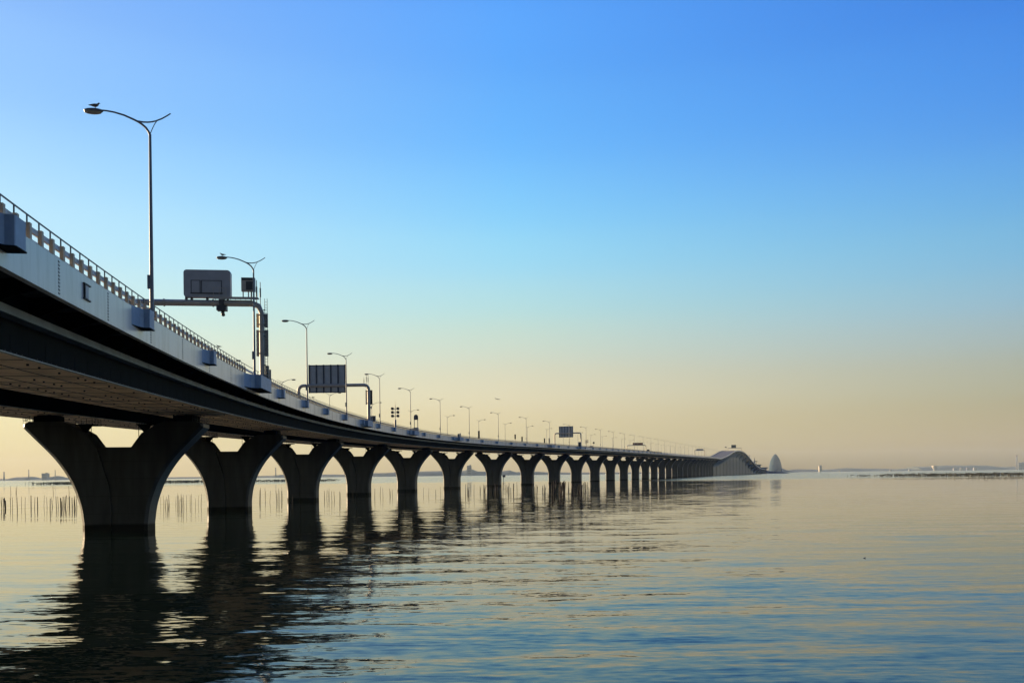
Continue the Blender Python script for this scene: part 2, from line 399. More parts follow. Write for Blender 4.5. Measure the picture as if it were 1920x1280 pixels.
# ------------------------------------------------------------------ street lamps
def lamp_proto():
    r = empty('street_lamp')
    mb = MB(); mb.tube([(0, 0, 0), (0, 0, 2.2), (0, 0, 10.8)], [.125, .115, .075], 10); mb.lathe([(.2, 0), (.2, .05), (.15, .06), (.14, .25), (.125, .26)], 10); mb.build('pole', M['lamp'], r)
    f = .96
    pts = [(0, 10.75), (-.08, 10.95), (-.24, 11.18), (-.45, 11.36), (-.67, 11.5), (-.95, 11.63), (-1.5, 11.85), (-2.06, 11.99), (-2.5, 12.05), (-2.95, 12.07)]
    mb = MB(); mb.tube([(x * f, 0, z) for x, z in pts], [.075, .07, .068, .066, .064, .06, .056, .052, .05, .048], 8); mb.build('arm', M['lamp'], r)
    pts = [(-.78, 11.55), (-.4, 11.505), (-.13, 11.51), (.12, 11.545), (.35, 11.61), (.71, 11.77), (1.0, 11.95), (1.22, 12.1)]
    mb = MB(); mb.tube([(x * f, 0, z) for x, z in pts], [.05, .05, .048, .046, .044, .042, .04, .036], 8)
    mb.tube([(.0, 0, 10.78), (.07, 0, 10.98), (.16, 0, 11.2), (.27, 0, 11.43), (.40, 0, 11.63)], .026, 6); mb.build('counter_arm', M['lamp'], r)
    mb = MB(); mb.ellipsoid((-3.25 * f, 0, 12.02), (.56, .2, .14)); h = mb.build('lamp_head', M['head'], r)
    mb = MB(); mb.ellipsoid((-3.28 * f, 0, 11.93), (.50, .18, .13)); mb.build('lens', M['lens'], h)
    mb = MB(); mb.box((-.15, 0, 2.06), (.14, .2, .8)); mb.build('control_box', M['lamp'], r)
    return r
lamp0 = lamp_proto()
UL = -.08
for k in range(0, 42):
    o = lamp0 if k == 0 else copy_tree(lamp0)
    s = k * SP + .3 if k != 1 else 37.6
    place(o, s, UL if k != 1 else -.4, .06)
    if k == 0: lb = 'tall grey street lamp with a gull on its head, nearest on the bridge'
    elif k == 1: lb = 'grey street lamp standing on the blue platform beside the message board gantry post'
    elif k < 15: lb = '%s curved street lamp along the near parapet, counting from the gull lamp' % ORD[k]
    else: lb = 'tiny curved street lamp in the dotted line above the far parapet of the distant bridge' if False else 'tiny street lamp in the dotted row above the near parapet of the distant bridge'
    tag(o, lb, 'street lamp', 'street lamps along the near parapet')
far0 = None
for j in range(0, 30):
    k = j - 2
    s = 241.94 + k * SP - 3 * SP
    if s < 80: continue
    o = copy_tree(lamp0); place(o, s, WD - 2.0, .06); o.rotation_euler = (0, 0, -th(s) + PI)
    i = int(round((s - 241.94) / SP)) + 3
    if s < 560: lb = '%s street lamp along the far parapet, its arm pointing right, counting from the nearest' % ORD[int(round((s - 87.3) / SP))]
    else: lb = 'tiny street lamp in the faint lower row above the far parapet of the distant bridge'
    tag(o, lb, 'street lamp', 'street lamps along the far parapet')

# ------------------------------------------------------------------ gulls and an airliner
def gull(name, loc, rz, label, scale=1.0, grp=None):
    mb = MB()
    prof = [(-.30, .015, .16), (-.20, .03, .165), (-.12, .06, .165), (-.03, .085, .165), (.06, .092, .18), (.13, .08, .205), (.17, .058, .245), (.195, .045, .28), (.225, .046, .305), (.255, .036, .305), (.275, .014, .297), (.315, .006, .288)]
    mb.tube([(x * scale, 0, z * scale) for x, r, z in prof], [r * scale for x, r, z in prof], 10)
    for sg in (-1, 1):                              # folded wings reaching past the tail
        pts = [(.12, sg * .07, .22), (.02, sg * .093, .205), (-.12, sg * .075, .19), (-.26, sg * .035, .185), (-.36, sg * .012, .18)]
        mb.tube([(a * scale, b * scale, c * scale) for a, b, c in pts], [.03 * scale, .042 * scale, .035 * scale, .02 * scale, .005 * scale], 8)
    for sg in (-1, 1):
        mb.tube([(.03 * scale, sg * .035 * scale, .12 * scale), (.02 * scale, sg * .035 * scale, .0)], .011 * scale, 6, 1)
        mb.box((.045 * scale, sg * .035 * scale, .006 * scale), (.07 * scale, .05 * scale, .012 * scale), 1)
    o = mb.build(name, [M['gull'], M['gullwhite']]); o.location = loc; o.rotation_euler = (0, 0, rz)
    tag(o, label, 'bird', grp); return o
p = at(0, UL, 0); t = th(0)
gull('gull', at(.3, UL + 3.05, .06 + 12.152), -t, 'dark gull standing on the head of the nearest tall lamp', 1.0, 'gulls on the bridge')
gull('gull', at(37.6, -.4 + 3.05, .06 + 12.152), -t + PI, 'small gull on the lamp above the message board gantry', .95, 'gulls on the bridge')
gull('gull', at(22.6, .09, .985), -th(22) - 2.9, 'dark gull perched on the hand rail above a blue parapet box', .72, 'gulls on the bridge')
gull('gull', at(84.0, .09, .985), -th(84) - 2.9, 'small gull perched on the hand rail just right of the third lamp', .85, 'gulls on the bridge')
def airliner(loc, rz, label):
    r = empty('airliner', loc, rz); r.rotation_euler = (0, math.radians(4), rz)
    mb = MB(); pr = [(-18, .25, 1.3), (-15, .9, .9), (-11, 1.6, .35), (-6, 2.0, 0), (8, 2.0, 0), (13, 1.8, -.1), (16, 1.2, -.35), (17.6, .5, -.55), (18, .1, -.6)]
    mb.tube([(x, 0, z) for x, q, z in pr], [q for x, q, z in pr], 14); mb.build('fuselage', M['white'], r)
    for sg in (-1, 1):
        mb = MB(); mb.hexa([(4, sg * 1.6, -1.1), (-3, sg * 1.6, -1.1), (-5.5, sg * 16.5, .5), (-3.6, sg * 16.5, .5), (4, sg * 1.6, -.6), (-3, sg * 1.6, -.7), (-5.5, sg * 16.5, .6), (-3.6, sg * 16.5, .62)]); w = mb.build('wing', M['far_building'], r)
        mb = MB(); mb.tube([(3.6, sg * 5.6, -1.9), (2.6, sg * 5.6, -1.9), (-.6, sg * 5.6, -1.75)], [.95, 1.05, .6], 12); mb.build('engine', M['far_building'], w)
        mb = MB(); mb.hexa([(-13, sg * .5, 1), (-16, sg * .5, 1), (-18, sg * 6, 1.5), (-16.6, sg * 6, 1.5), (-13, sg * .5, 1.2), (-16, sg * .5, 1.2), (-18, sg * 6, 1.6), (-16.6, sg * 6, 1.6)]); mb.build('tailplane', M['far_building'], r)
    mb = MB(); mb.hexa([(-11.5, -.2, 1.6), (-16.5, -.2, 1.3), (-16.5, .2, 1.3), (-11.5, .2, 1.6), (-17, -.12, 8), (-19.5, -.12, 8), (-19.5, .12, 8), (-17, .12, 8)]); mb.build('tail_fin', M['far_building'], r)
    tag(r, label, 'airplane')
airliner((-95, 6000, 535), math.radians(20), 'tiny pale airliner in the sky above the middle of the bridge')

# ------------------------------------------------------------------ gantries and signs
def gantry(s, u0, span, h, col, beam, label, antennas=True, curve_r=1.2, grp='sign gantries over the road', n=7):
    """post on the platform (local x=0) and one in the middle of the road (x=-span)"""
    r = empty('sign_gantry'); place(r, s, u0, .03)
    def corner(cx, sg): return [(cx - sg * curve_r * (1 - math.cos(a)), 0, h - curve_r + curve_r * math.sin(a)) for a in [PI / 2 * k / n for k in range(1, n + 1)]]
    mb = MB(); mb.tube([(0, 0, 0), (0, 0, h - curve_r)] + corner(0, 1), [col] * 2 + [col + (beam - col) * k / n for k in range(1, n + 1)], 12); mb.lathe([(col * 1.7, 0), (col * 1.7, .1), (col * 1.15, .12), (col * 1.05, .5)], 12); mb.build('column', M['gantry'], r)
    mb = MB(); mb.tube([(-curve_r + .02, 0, h), (-span + curve_r - .02, 0, h)], beam, 12)
    for x in (-span * .33, -span * .66): mb.lathe([(beam * 1.25, -.04), (beam * 1.25, .04)], 12, 0, (0, 0, 0)) if False else mb.tube([(x - .05, 0, h), (x + .05, 0, h)], beam * 1.22, 12)
    mb.build('beam', M['gantry'], r)
    mb = MB(); mb.tube([(-span, 0, -.4), (-span, 0, h - curve_r)] + corner(-span, -1), [col] * 2 + [col + (beam - col) * k / n for k in range(1, n + 1)], 12); mb.build('column', M['gantry'], r)
    if antennas:
        for x, z in ((-1.05, 1.7), (-.5, 2.5), (-.12, 2.3)):
            mb = MB(); mb.tube([(x, 0, h - .3), (x, 0, h + z)], .045, 6); mb.tube([(x, 0, h + z * .3), (x, 0, h + z * .72)], .09, 6)
            mb.build('antenna', M['hand'], r)
    tag(r, label, 'gantry', grp); return r
GS1, GU1 = 41.6, -.5
g1 = gantry(GS1, GU1, 15.2, 8.1, .27, .34, 'grey sign gantry with the big message board, nearest on the bridge', True, 1.0, 'sign gantries over the road', 2)
mb = MB()
for x in (.36, .62): mb.tube([(x, -.2, .1), (x, -.2, 8.6)], .03, 6)
for k in range(28): mb.tube([(.36, -.2, .4 + k * .29), (.62, -.2, .4 + k * .29)], .018, 5)
for z in (1.5, 4.6, 7.4): mb.box((.3, -.12, z), (.2, .12, .1))
mb.build('ladder', M['hand'], g1)
mb = MB()                                             # walkway on the beam
mb.box((-2.6, 0, 8.65), (4.6, .8, .08)); mb.box((-2.6, -.42, 8.58), (4.6, .06, .26))
for k in range(9): mb.box((-4.7 + k * .52, -.36, 8.50), (.06, .06, .2))
for x in (-4.9, -4.3, -3.6): mb.tube([(x, -.4, 8.65), (x, -.4, 9.65)], .025, 6)
for z in (9.15, 9.65): mb.tube([(-4.9, -.4, z), (-3.6, -.4, z)], .02, 6)
mb.build('walkway', M['gantry'], g1)
mb = MB(); mb.box((-4.1, -.02, 7.53), (1.0, .9, .5)); mb.box((-4.1, -.02, 8.05), (.5, .85, 1.2)); mb.box((-4.0, -.1, 7.10), (.3, .3, .45)); mb.tube([(-4.0, -.1, 6.95), (-3.9, -.35, 6.80)], .2, 8); mb.build('camera_unit', M['signdark'], g1)
def local_thing(name, s, u0, dz): r = empty(name); place(r, s, u0, dz); return r
# message board seen from behind
r = local_thing('message_board', GS1, GU1, .03)
def rbox(mb, x0, x1, y0, y1, z0, z1, c, m=0):
    k = [(x0 + c, z0), (x1 - c, z0), (x1 - c * .3, z0 + c * .3), (x1, z0 + c), (x1, z1 - c), (x1 - c * .3, z1 - c * .3), (x1 - c, z1), (x0 + c, z1), (x0 + c * .3, z1 - c * .3), (x0, z1 - c), (x0, z0 + c), (x0 + c * .3, z0 + c * .3)]
    mb.prism(k, y0, y1, m)
mb = MB(); rbox(mb, -7.95, -3.15, -.35, .45, 8.65, 11.55, .28); mb.build('housing', M['signbox'], r)
mb = MB(); rbox(mb, -7.9, -3.2, .452, .5, 8.75, 11.45, .2); mb.build('display_face', M['black'], r)
for x0, x1, nm in ((-7.12, -6.3, 'rear_door'), (-6.05, -4.1, 'rear_door')):
    mb = MB(); mb.box(((x0 + x1) / 2, -.37, 9.75), (x1 - x0, .06, 1.2)); mb.build(nm, M['signbox'], r)
mb = MB()
for x0, x1 in ((-7.12, -6.3), (-6.05, -4.1)):
    for x in (x0 - .05, x1 + .05): mb.box((x, -.364, 9.75), (.07, .05, 1.36))
    mb.box(((x0 + x1) / 2, -.364, 10.41), (x1 - x0 + .16, .045, .06))
mb.box((-5.6, -.362, 9.05), (3.3, .06, .12), 0)  # dark bar painted as the shadow below the doors
for x in (-7.75, -7.2, -5.6, -4.1, -3.5): mb.box((x, 0, 8.55), (.18, .5, .32))
mb.build('mounting_frame', M['signdark'], r)
tag(r, 'large rounded message board seen from behind on the nearest gantry', 'sign')
r = local_thing('sign_box', GS1, GU1, .03)
mb = MB(); mb.box((-1.35, 0, 10.10), (1.4, .5, 1.45)); mb.build('housing', M['gantry'], r)
mb = MB(); mb.box((-1.13, -.26, 9.95), (.86, .03, .9)); mb.box((-1.35, -.26, 10.67), (1.3, .03, .25)); mb.build('rear_panel', M['signdark'], r)
mb = MB()
for x in (-1.9, -1.35, -.8): mb.box((x, 0, 9.04), (.1, .12, .7))
mb.box((-1.35, 0, 8.74), (1.3, .14, .08))
mb.build('mounting_frame', M['gantry'], r)
tag(r, 'small square sign box standing on the beam end right of the message board', 'sign')
def post_sign(s, u0, z0, z1, w, label, m1, m2):
    r = local_thing('column_sign', s, u0, .03)
    for sg in (-1, 1):
        mb = MB(); x0, x1 = (-w / 2, -.28) if sg < 0 else (.28, w / 2)
        n = max(3, int((z1 - z0) / .42))
        for k in range(n):
            a = z0 + (z1 - z0) * k / n; mb.box(((x0 + x1) / 2, .30, a + (z1 - z0) / n / 2), (x1 - x0, .16, (z1 - z0) / n - .05))
        mb.box(((x0 + x1) / 2, .40, (z0 + z1) / 2), (x1 - x0 - .06, .08, z1 - z0)); mb.build('panel', m1 if sg < 0 else m2, r)
    mb = MB(); mb.box((0, .33, (z0 + z1) / 2), (.54, .1, z1 - z0 - .1))
    for z in (z0 + .25, z1 - .25): mb.box((0, .0, z), (.66, .58, .1))
    mb.build('clamp', M['gantry'], r)
    return tag(r, label, 'sign', 'ladder-like signs clamped to gantry posts')
post_sign(GS1, GU1, 5.6, 7.1, 1.2, 'short tan ladder-like sign high on the nearest gantry post', M['led'], M['gantry'])
post_sign(GS1, GU1, 2.5, 5.35, 1.25, 'long grey ladder-like sign below the short tan one on the nearest gantry post', M['gantry'], M['gantry'])
r = local_thing('control_cabinet', GS1, GU1, .03); mb = MB(); mb.box((.5, .1, .75), (.34, .5, 1.4)); mb.build('housing', M['signdark'], r); mb = MB(); mb.box((.5, -.16, .8), (.28, .03, 1.1)); mb.build('cabinet_door', M['black'], r)
tag(r, 'narrow dark cabinet at the foot of the nearest gantry post', 'cabinet')

def panel_sign(s, u0, x0, x1, z0, z1, label, ribs=5):
    r = local_thing('panel_sign', s, u0, .03)
    mb = MB(); mb.box(((x0 + x1) / 2, .34, (z0 + z1) / 2), (x1 - x0, .08, z1 - z0)); mb.build('sign_panel', M['signback'], r)
    for k in range(ribs + 1):
        x = x0 + .14 + (x1 - x0 - .28) * k / ribs
        mb = MB(); mb.box((x, .2, (z0 + z1) / 2), (.30, .2, z1 - z0 + .06)); mb.build('rib', M['signrib'], r)
    mb = MB()
    for z in (z0 + .12, z1 - .12): mb.box(((x0 + x1) / 2, .285, z), (x1 - x0 - .04, .03, .18))
    mb.box(((x0 + x1) / 2, .285, z0 + (z1 - z0) * .25), (x1 - x0 - .04, .03, .12)); mb.build('edge_frame', M['signrib'], r)
    return tag(r, label, 'sign', 'back sides of direction signs on gantries')
GS2, GU2 = 139.5, -.5
gantry(GS2, GU2, 15.6, 8.0, .36, .36, 'grey pipe gantry with curved corners carrying the striped sign back in mid bridge', True, 1.1)
panel_sign(GS2, GU2, -13.4, -5.1, 6.4, 12.6, 'large square sign back with dark vertical ribs, nearer of the two striped ones')
post_sign(GS2, GU2, 3.7, 6.9, 1.5, 'ladder-like sign on the gantry post right of the striped sign back', M['gantry'], M['signdark'])
r = local_thing('loudspeaker', GS2, GU2, .03); mb = MB(); mb.tube([(.62, -.1, 3.0), (.5, -.1, 3.05), (.35, 0, 3.05)], [.38, .18, .1], 10); mb.build('horn', M['gantry'], r); tag(r, 'round horn speaker below the ladder-like sign on second gantry post', 'loudspeaker')
r = local_thing('control_cabinet', GS2 + 3.4, -1.0, .03); mb = MB(); mb.box((0, 0, .7), (.7, .6, 1.3)); mb.build('housing', M['signbox'], r); mb = MB(); mb.box((0, -.31, .7), (.55, .03, 1.1)); mb.build('cabinet_door', M['signdark'], r)
tag(r, 'small blue-grey cabinet on the parapet right of the second gantry post', 'cabinet')
# six-headed signal post
r = local_thing('signal_post', 172.6, -.35, .0)
mb = MB(); mb.tube([(0, 0, -.2), (0, 0, 2.0)], .28, 10); mb.tube([(0, 0, 2.0), (0, 0, 5.9)], .09, 8); mb.tube([(0, 0, 5.9), (0, 0, 7.1)], .03, 6)
for z in (3.0, 3.9, 4.85): mb.box((0, 0, z), (1.4, .1, .1))
mb.build('pole', M['gantry'], r)
for x in (-.72, .72):
    for z in (3.0, 3.95, 4.9):
        mb = MB(); mb.tube([(x, -.25, z), (x, .25, z)], .36, 12); mb.box((x, .02, z), (.62, .34, .62)); mb.build('signal_light', M['signdark'], r)
tag(r, 'signal post with six round dark lights in two columns on the parapet', 'signal')
# arched sign on two legs
r = local_thing('arched_sign', 198.6, -.5, .03)
mb = MB(); pl = [(-.62, 3.3), (.62, 3.3)] + [(.62 * math.cos(a), 4.2 + .62 * math.sin(a)) for a in [PI * k / 10 for k in range(11)]]
mb.prism(pl, -.12, .12); mb.build('sign_panel', M['signrib'], r)
for x in (-.5, .5): mb = MB(); mb.box((x, 0, 2.2), (.16, .16, 2.3)); mb.build('leg', M['gantry'], r)
mb = MB(); mb.box((0, 0, .55), (1.3, .9, 1.0)); mb.box((-1.0, .0, .4), (.6, .6, .75)); mb.build('base_box', M['gantry'], r)
tag(r, 'dark arch-topped sign on two legs above a box on the parapet', 'sign')
# slim dark boards on posts
def slim(s, u, zb, h, w, label):
    r = local_thing('slim_sign', s, u, .0)
    mb = MB(); mb.box((0, 0, zb + h / 2), (w, .22, h)); mb.build('sign_panel', M['signdark'], r)
    mb = MB(); mb.tube([(0, .16, -.1), (0, .16, zb + h * .8)], .07, 6); mb.build('post', M['gantry'], r)
    tag(r, label, 'sign', 'slim upright signs on the bridge')
slim(283.5, -.1, .5, 2.9, .66, 'tallest slim dark upright sign on the parapet, left of the others')
slim(334, .6, 1.6, 2.1, .6, 'slim dark upright sign standing clear above the road, left of a closely set pair')
slim(343, .3, .7, 2.2, .62, 'slim dark upright sign just right of the highest-set slim sign')
slim(378.7, .2, .8, 2.3, .6, 'slim dark upright sign, left one of the pair before the far striped sign back')
slim(387.2, .2, .8, 2.6, .62, 'slim dark upright sign, right one of the pair before the far striped sign back')
def cab(s, u, w, d, h, label):
    r = local_thing('control_cabinet', s, u, .03); mb = MB(); mb.box((0, 0, h / 2), (w, d, h)); mb.build('housing', M['signbox'], r)
    mb = MB(); mb.box((0, -d / 2 - .01, h / 2), (w * .8, .03, h * .85)); mb.build('cabinet_door', M['signdark'], r); tag(r, label, 'cabinet')
cab(254.5, -.6, .5, .5, 1.2, 'small cabinet on the platform right of the seventh lamp')
cab(256.8, -.6, .35, .5, 1.5, 'slender cabinet at the right end of the platform past the seventh lamp')
GS3 = 449.5
gantry(GS3, -.6, 15.6, 8.0, .36, .36, 'distant pipe gantry holding the farther striped sign back', False, 1.0)
panel_sign(GS3, -.6, -13.0, -4.6, 5.6, 12.0, 'distant square sign back with dark ribs, farther of the two striped ones')
cab(446.5, -.7, 1.7, .9, 2.7, 'dark cabinet at the foot of the distant pipe gantry, right of the striped sign')
r = local_thing('small_sign', 465.6, -.1, .0)
mb = MB(); mb.tube([(0, 0, 0), (0, 0, 4.4)], .1, 6); mb.build('post', M['gantry'], r)
for z in (2.9, 3.9): mb = MB(); mb.box((0, -.1, z), (2.0, .12, .5)); mb.build('sign_panel', M['gantry'], r)
tag(r, 'small two-bar sign on a post right of the distant pipe gantry', 'sign')
r = local_thing('round_sign', 483.5, -.1, .0); mb = MB(); mb.tube([(0, 0, 0), (0, 0, 3.4)], .09, 6); mb.build('post', M['gantry'], r)
mb = MB(); mb.tube([(0, -.06, 3.0), (0, .06, 3.0)], .6, 14); mb.build('sign_panel', M['signdark'], r); tag(r, 'round sign on a thin post above the distant parapet', 'sign')
GS4 = 668
gantry(GS4, -.4, 15.6, 5.2, .3, .3, 'distant gantry with the low dark red message strip', False, 1.0)
r = local_thing('message_strip', GS4, -.4, .03)
for x0, x1 in ((-10.6, -6.6), (-6.4, -2.4)):
    mb = MB(); mb.box(((x0 + x1) / 2, 0, 6.4), (x1 - x0, .5, 1.7)); mb.build('display_panel', M['red'], r)
mb = MB(); mb.box((-6.5, .3, 5.9), (8, .1, .2)); mb.box((-6.5, .3, 6.9), (8, .1, .2)); mb.build('frame', M['signdark'], r)
tag(r, 'dark red message strip on top of a distant gantry beam', 'sign')
GS5 = 1165
gantry(GS5, -.2, 14, 8.5, .45, .45, 'far gantry with a wide dark sign just before the bridge hump', False, 1.2)
r = local_thing('wide_sign', GS5, -.2, .03); mb = MB(); mb.box((-6.5, -.5, 9.2), (9, .3, 2.6)); mb.build('sign_panel', M['signback'], r); mb = MB(); mb.box((-6.5, -.3, 9.2), (8.4, .08, .3)); mb.build('frame', M['signdark'], r)
tag(r, 'wide dark sign on the far gantry before the bridge hump', 'sign')
GS6 = 1800
gantry(GS6, 0, 27, 6.2, .5, .5, 'gantry on the crest of the bridge hump', False, 1.4)
r = local_thing('crest_sign', GS6, 0, .03); mb = MB(); mb.box((-15, -.6, 9.5), (9.5, .5, 6.5)); mb.build('sign_panel', M['signdark'], r); mb = MB(); mb.box((-15, -.25, 7.5), (6, .2, 3.4)); mb.build('frame', M['gantry'], r); tag(r, 'dark square sign on the crest of the bridge hump', 'sign')
r = local_thing('crest_beacon', 1760, 26, .03); mb = MB(); mb.tube([(0, 0, 0), (0, 0, 6.4)], .3, 6); mb.build('post', M['gantry'], r); mb = MB(); mb.box((0, 0, 7.2), (3.6, .5, 1.8)); mb.build('sign_panel', M['signdark'], r); tag(r, 'tiny dark sign left of the square one on the hump crest', 'sign')

# ------------------------------------------------------------------ vehicles
def vehicle(name, s, u, L, W, H, paint, label, cat, van=False):
    r = empty(name); place(r, s, u, -.34)
    mb = MB(); pf = [(-L / 2, .35), (L / 2, .35), (L / 2, .75), (L * .46, .95), (L * .24, 1.0), (L * .08, H), (-L * .3, H), (-L * .46, 1.05), (-L / 2, .95)] if not van else [(-L / 2, .35), (L / 2, .35), (L / 2, .9), (L * .44, 1.15), (L * .33, H), (-L / 2, H)]
    b = MB(); b.prism(pf, -W / 2, W / 2); vs = [(-y, x, z) for x, y, z in b.v]; mb.add(vs, b.f); mb.build('body', paint, r)
    mb = MB(); mb.box((0, -L * .04, (1.0 + H) / 2 + .02), (W + .02, L * .36, (H - 1.0) * .6)); mb.build('window', M['glass'], r)
    for sx in (-1, 1):
        for sy in (-1, 1):
            mb = MB(); mb.tube([(sx * (W / 2 - .12), sy * L * .3, .33), (sx * (W / 2 + .06), sy * L * .3, .33)], .33, 12); mb.build('wheel', M['black'], r)
    tag(r, label, cat)
vehicle('car', 489.0, 2.4, 4.6, 1.8, 1.55, M['car'], 'dark car roof showing over the parapet near the round sign', 'car')
vehicle('van', 700.0, 2.8, 4.8, 1.9, 2.6, M['van'], 'dark van on the bridge just past the red message strip', 'van')

# ------------------------------------------------------------------ mooring stakes in the water (x, y from the sea plan)
stake_meshes = []
for k in range(5):
    mb = MB(); h = 3.6; bx, by = random.uniform(-.12, .12), random.uniform(-.1, .1)
    mb.tube([(0, 0, 0), (bx * .5 + .02, by * .5, h * .5), (bx + .03, by, h)], [.06, .055, .04], 6)
    if k == 4: mb.tube([(.06, 0, 0), (.24, .05, h * .8)], [.05, .035], 6)
    stake_meshes.append(mb.mesh('stake', M['stake']))
def stake(x, y, h, label, grp, k=None, w=1.0):
    w *= .85
    o = bpy.data.objects.new('stake', stake_meshes[random.randrange(5) if k is None else k]); COL.objects.link(o)
    o.location = (x, y, -1.0); o.scale = (w, w, (h + 1.0) / 3.6); o.rotation_euler = (random.uniform(-.05, .05), random.uniform(-.07, .07), random.uniform(0, 6.28))
    tag(o, label, 'stake', grp)
def az(px, y): return (px - 960) / 1600.0 * y          # bearing of a stake (in photo columns) at distance y
LB1 = 'thin dark stake in the water left of the nearest pier'
for px, w in ((3.7, .8), (7, 1), (9.8, 1.9), (10.8, 1.9), (20, .8), (23, .7), (32, 1.1), (40, .7), (46, .7), (57.6, 1.4), (64, .8), (70, 1.4), (81.5, .6), (88, .7), (93, 1.3), (98, .6), (105.5, 1), (109, .9), (113.5, 1.3), (115, 1.2), (117, 1.4), (119, 1), (121.5, 1.5), (126.5, .6), (129.5, 1.5), (135, 1.3), (138, .9), (141, 1.2), (144, 1)):
    y = random.uniform(150, 172); stake(az(px, y), y, random.uniform(1.9, 2.35), LB1, 'stakes left of the nearest pier', None, w * 1.25)
for px in (20.2, 30, 100, 129.8): y = random.uniform(300, 345); stake(az(px, y), y, 3.0, 'lone taller stake farther out, beyond the row left of the nearest pier', 'lone stakes beyond the left row', None, 1.5)
for px in (301, 306, 309, 314, 317, 328, 330.5, 333, 335, 339, 341, 342.5, 345, 349, 356, 359, 365.6, 371, 376):
    y = random.uniform(150, 175); stake(az(px, y), y, random.uniform(1.7, 2.5), 'thin stake in the water seen between the nearest and second piers', 'stakes between first and second piers', None, random.uniform(.5, 1.2))
for px in (486, 488, 497, 505, 519, 522, 524.5, 527, 530):
    y = random.uniform(170, 215); stake(az(px, y), y, random.uniform(2, 3), 'thin stake in the water seen between the second and third piers', 'stakes between second and third piers', None, random.uniform(.7, 1.4))
for px in (547, 562, 569, 608, 612, 617, 622, 627, 636, 639):
    y = random.uniform(165, 215); stake(az(px, y), y, random.uniform(1.9, 2.8), 'thin stake in the water seen beside or before the third pier', 'stakes around the third pier', None, random.uniform(.8, 1.4))
for px in (661, 678, 684.5, 702, 712, 718, 731, 736):
    y = random.uniform(200, 250); stake(az(px, y), y, random.uniform(1.6, 2.5), 'thin stake in the water seen beside or before the fourth pier', 'stakes around the fourth pier', None, random.uniform(.9, 1.5))
for px in (770, 793, 803, 817, 826, 845, 862):
    y = random.uniform(200, 260); stake(az(px, y), y, random.uniform(1.5, 2.3), 'thin stake in the water between the fifth and sixth piers', 'stakes between fifth and sixth piers', None, random.uniform(.8, 1.4))
for k in range(46):
    px = random.uniform(872, 1030); y = random.uniform(205, 290); stake(az(px, y), y, random.uniform(1.6, 3.2), 'thin dark stake in the loose field of stakes before the seventh and eighth piers', 'stakes before seventh and eighth piers', None, random.uniform(1.1, 2.0))
for k in range(52):
    px = random.choice((random.uniform(1034, 1044), random.uniform(1048, 1060), random.uniform(1064, 1082), random.uniform(1084, 1104))); y = random.uniform(215, 275)
    stake(az(px, y), y, random.uniform(2.8, 3.7) if px < 1062 else random.uniform(2.0, 3.1), 'dark stake in the dense clump at the right end of the stake field', 'stakes in the dense right clump', None, random.uniform(2.2, 3.8) if px < 1062 else random.uniform(1.3, 2.6))

# nets on poles far out: too many to count
def net_rows(name, x0, x1, y0, y1, n, h, label, seed):
    rng = random.Random(seed); mb = MB()
    for k in range(n):
        f = rng.random(); x = x0 + (x1 - x0) * f; y = rng.uniform(y0, y1); hh = h * rng.uniform(.6, 1.05)
        mb.box((x, y, hh / 2 - .5), (rng.uniform(.12, .3), .16, hh + 1.0))
        if rng.random() < .45: mb.box((x + 1.0, y, hh * rng.uniform(.5, .9)), (rng.uniform(1.5, 4), .1, rng.uniform(.1, .5)))
    o = mb.build(name, M['net']); tag(o, label, 'net poles', None, 'stuff')
net_rows('net_poles', 348, 470, 640, 820, 950, 2.7, 'dense dark band of net poles in the water at the far right', 3)
net_rows('net_poles', 312, 348, 660, 800, 110, 2.2, 'sparse left end of the net poles before the right shore', 4)
net_rows('net_poles', -470, -425, 820, 900, 320, 3.0, 'dark band of net poles behind the nearest pier', 5)
net_rows('net_poles', -395, -300, 880, 980, 620, 3.0, 'dark band of net poles seen between the piers at left', 6)
net_rows('net_poles', -300, -200, 900, 1000, 420, 2.6, 'thin band of net poles seen beyond the third and fourth piers', 8)
r = empty('channel_marker', (-6.6, 655, -1)); mb = MB(); mb.tube([(0, 0, 0), (0, 0, 5)], .2, 8); mb.build('post', M['stake'], r); mb = MB(); mb.box((.4, 0, 5.2), (2.2, .8, 1.6)); mb.build('top_mark', M['signdark'], r)
tag(r, 'dark channel marker beside the seventh pier', 'marker')
for k, (px, y) in enumerate(((1553, 800), (1612, 760), (1617, 780))):
    x = az(px, y); stake(x, y, 2.6, 'lone short stake on the open water before the right shore', 'lone stakes at right', None, 2.2)
mb = MB(); mb.ellipsoid((0, 0, .02), (.11, .06, .05)); mb.tube([(.07, 0, .05), (.10, 0, .11), (.15, 0, .115)], [.025, .022, .012], 6); o = mb.build('duck', M['gull']); o.location = (az(1619, 53), 53, 0); o.scale = (.6, .6, .6); tag(o, 'tiny dark bird floating alone on the open water at right', 'bird')

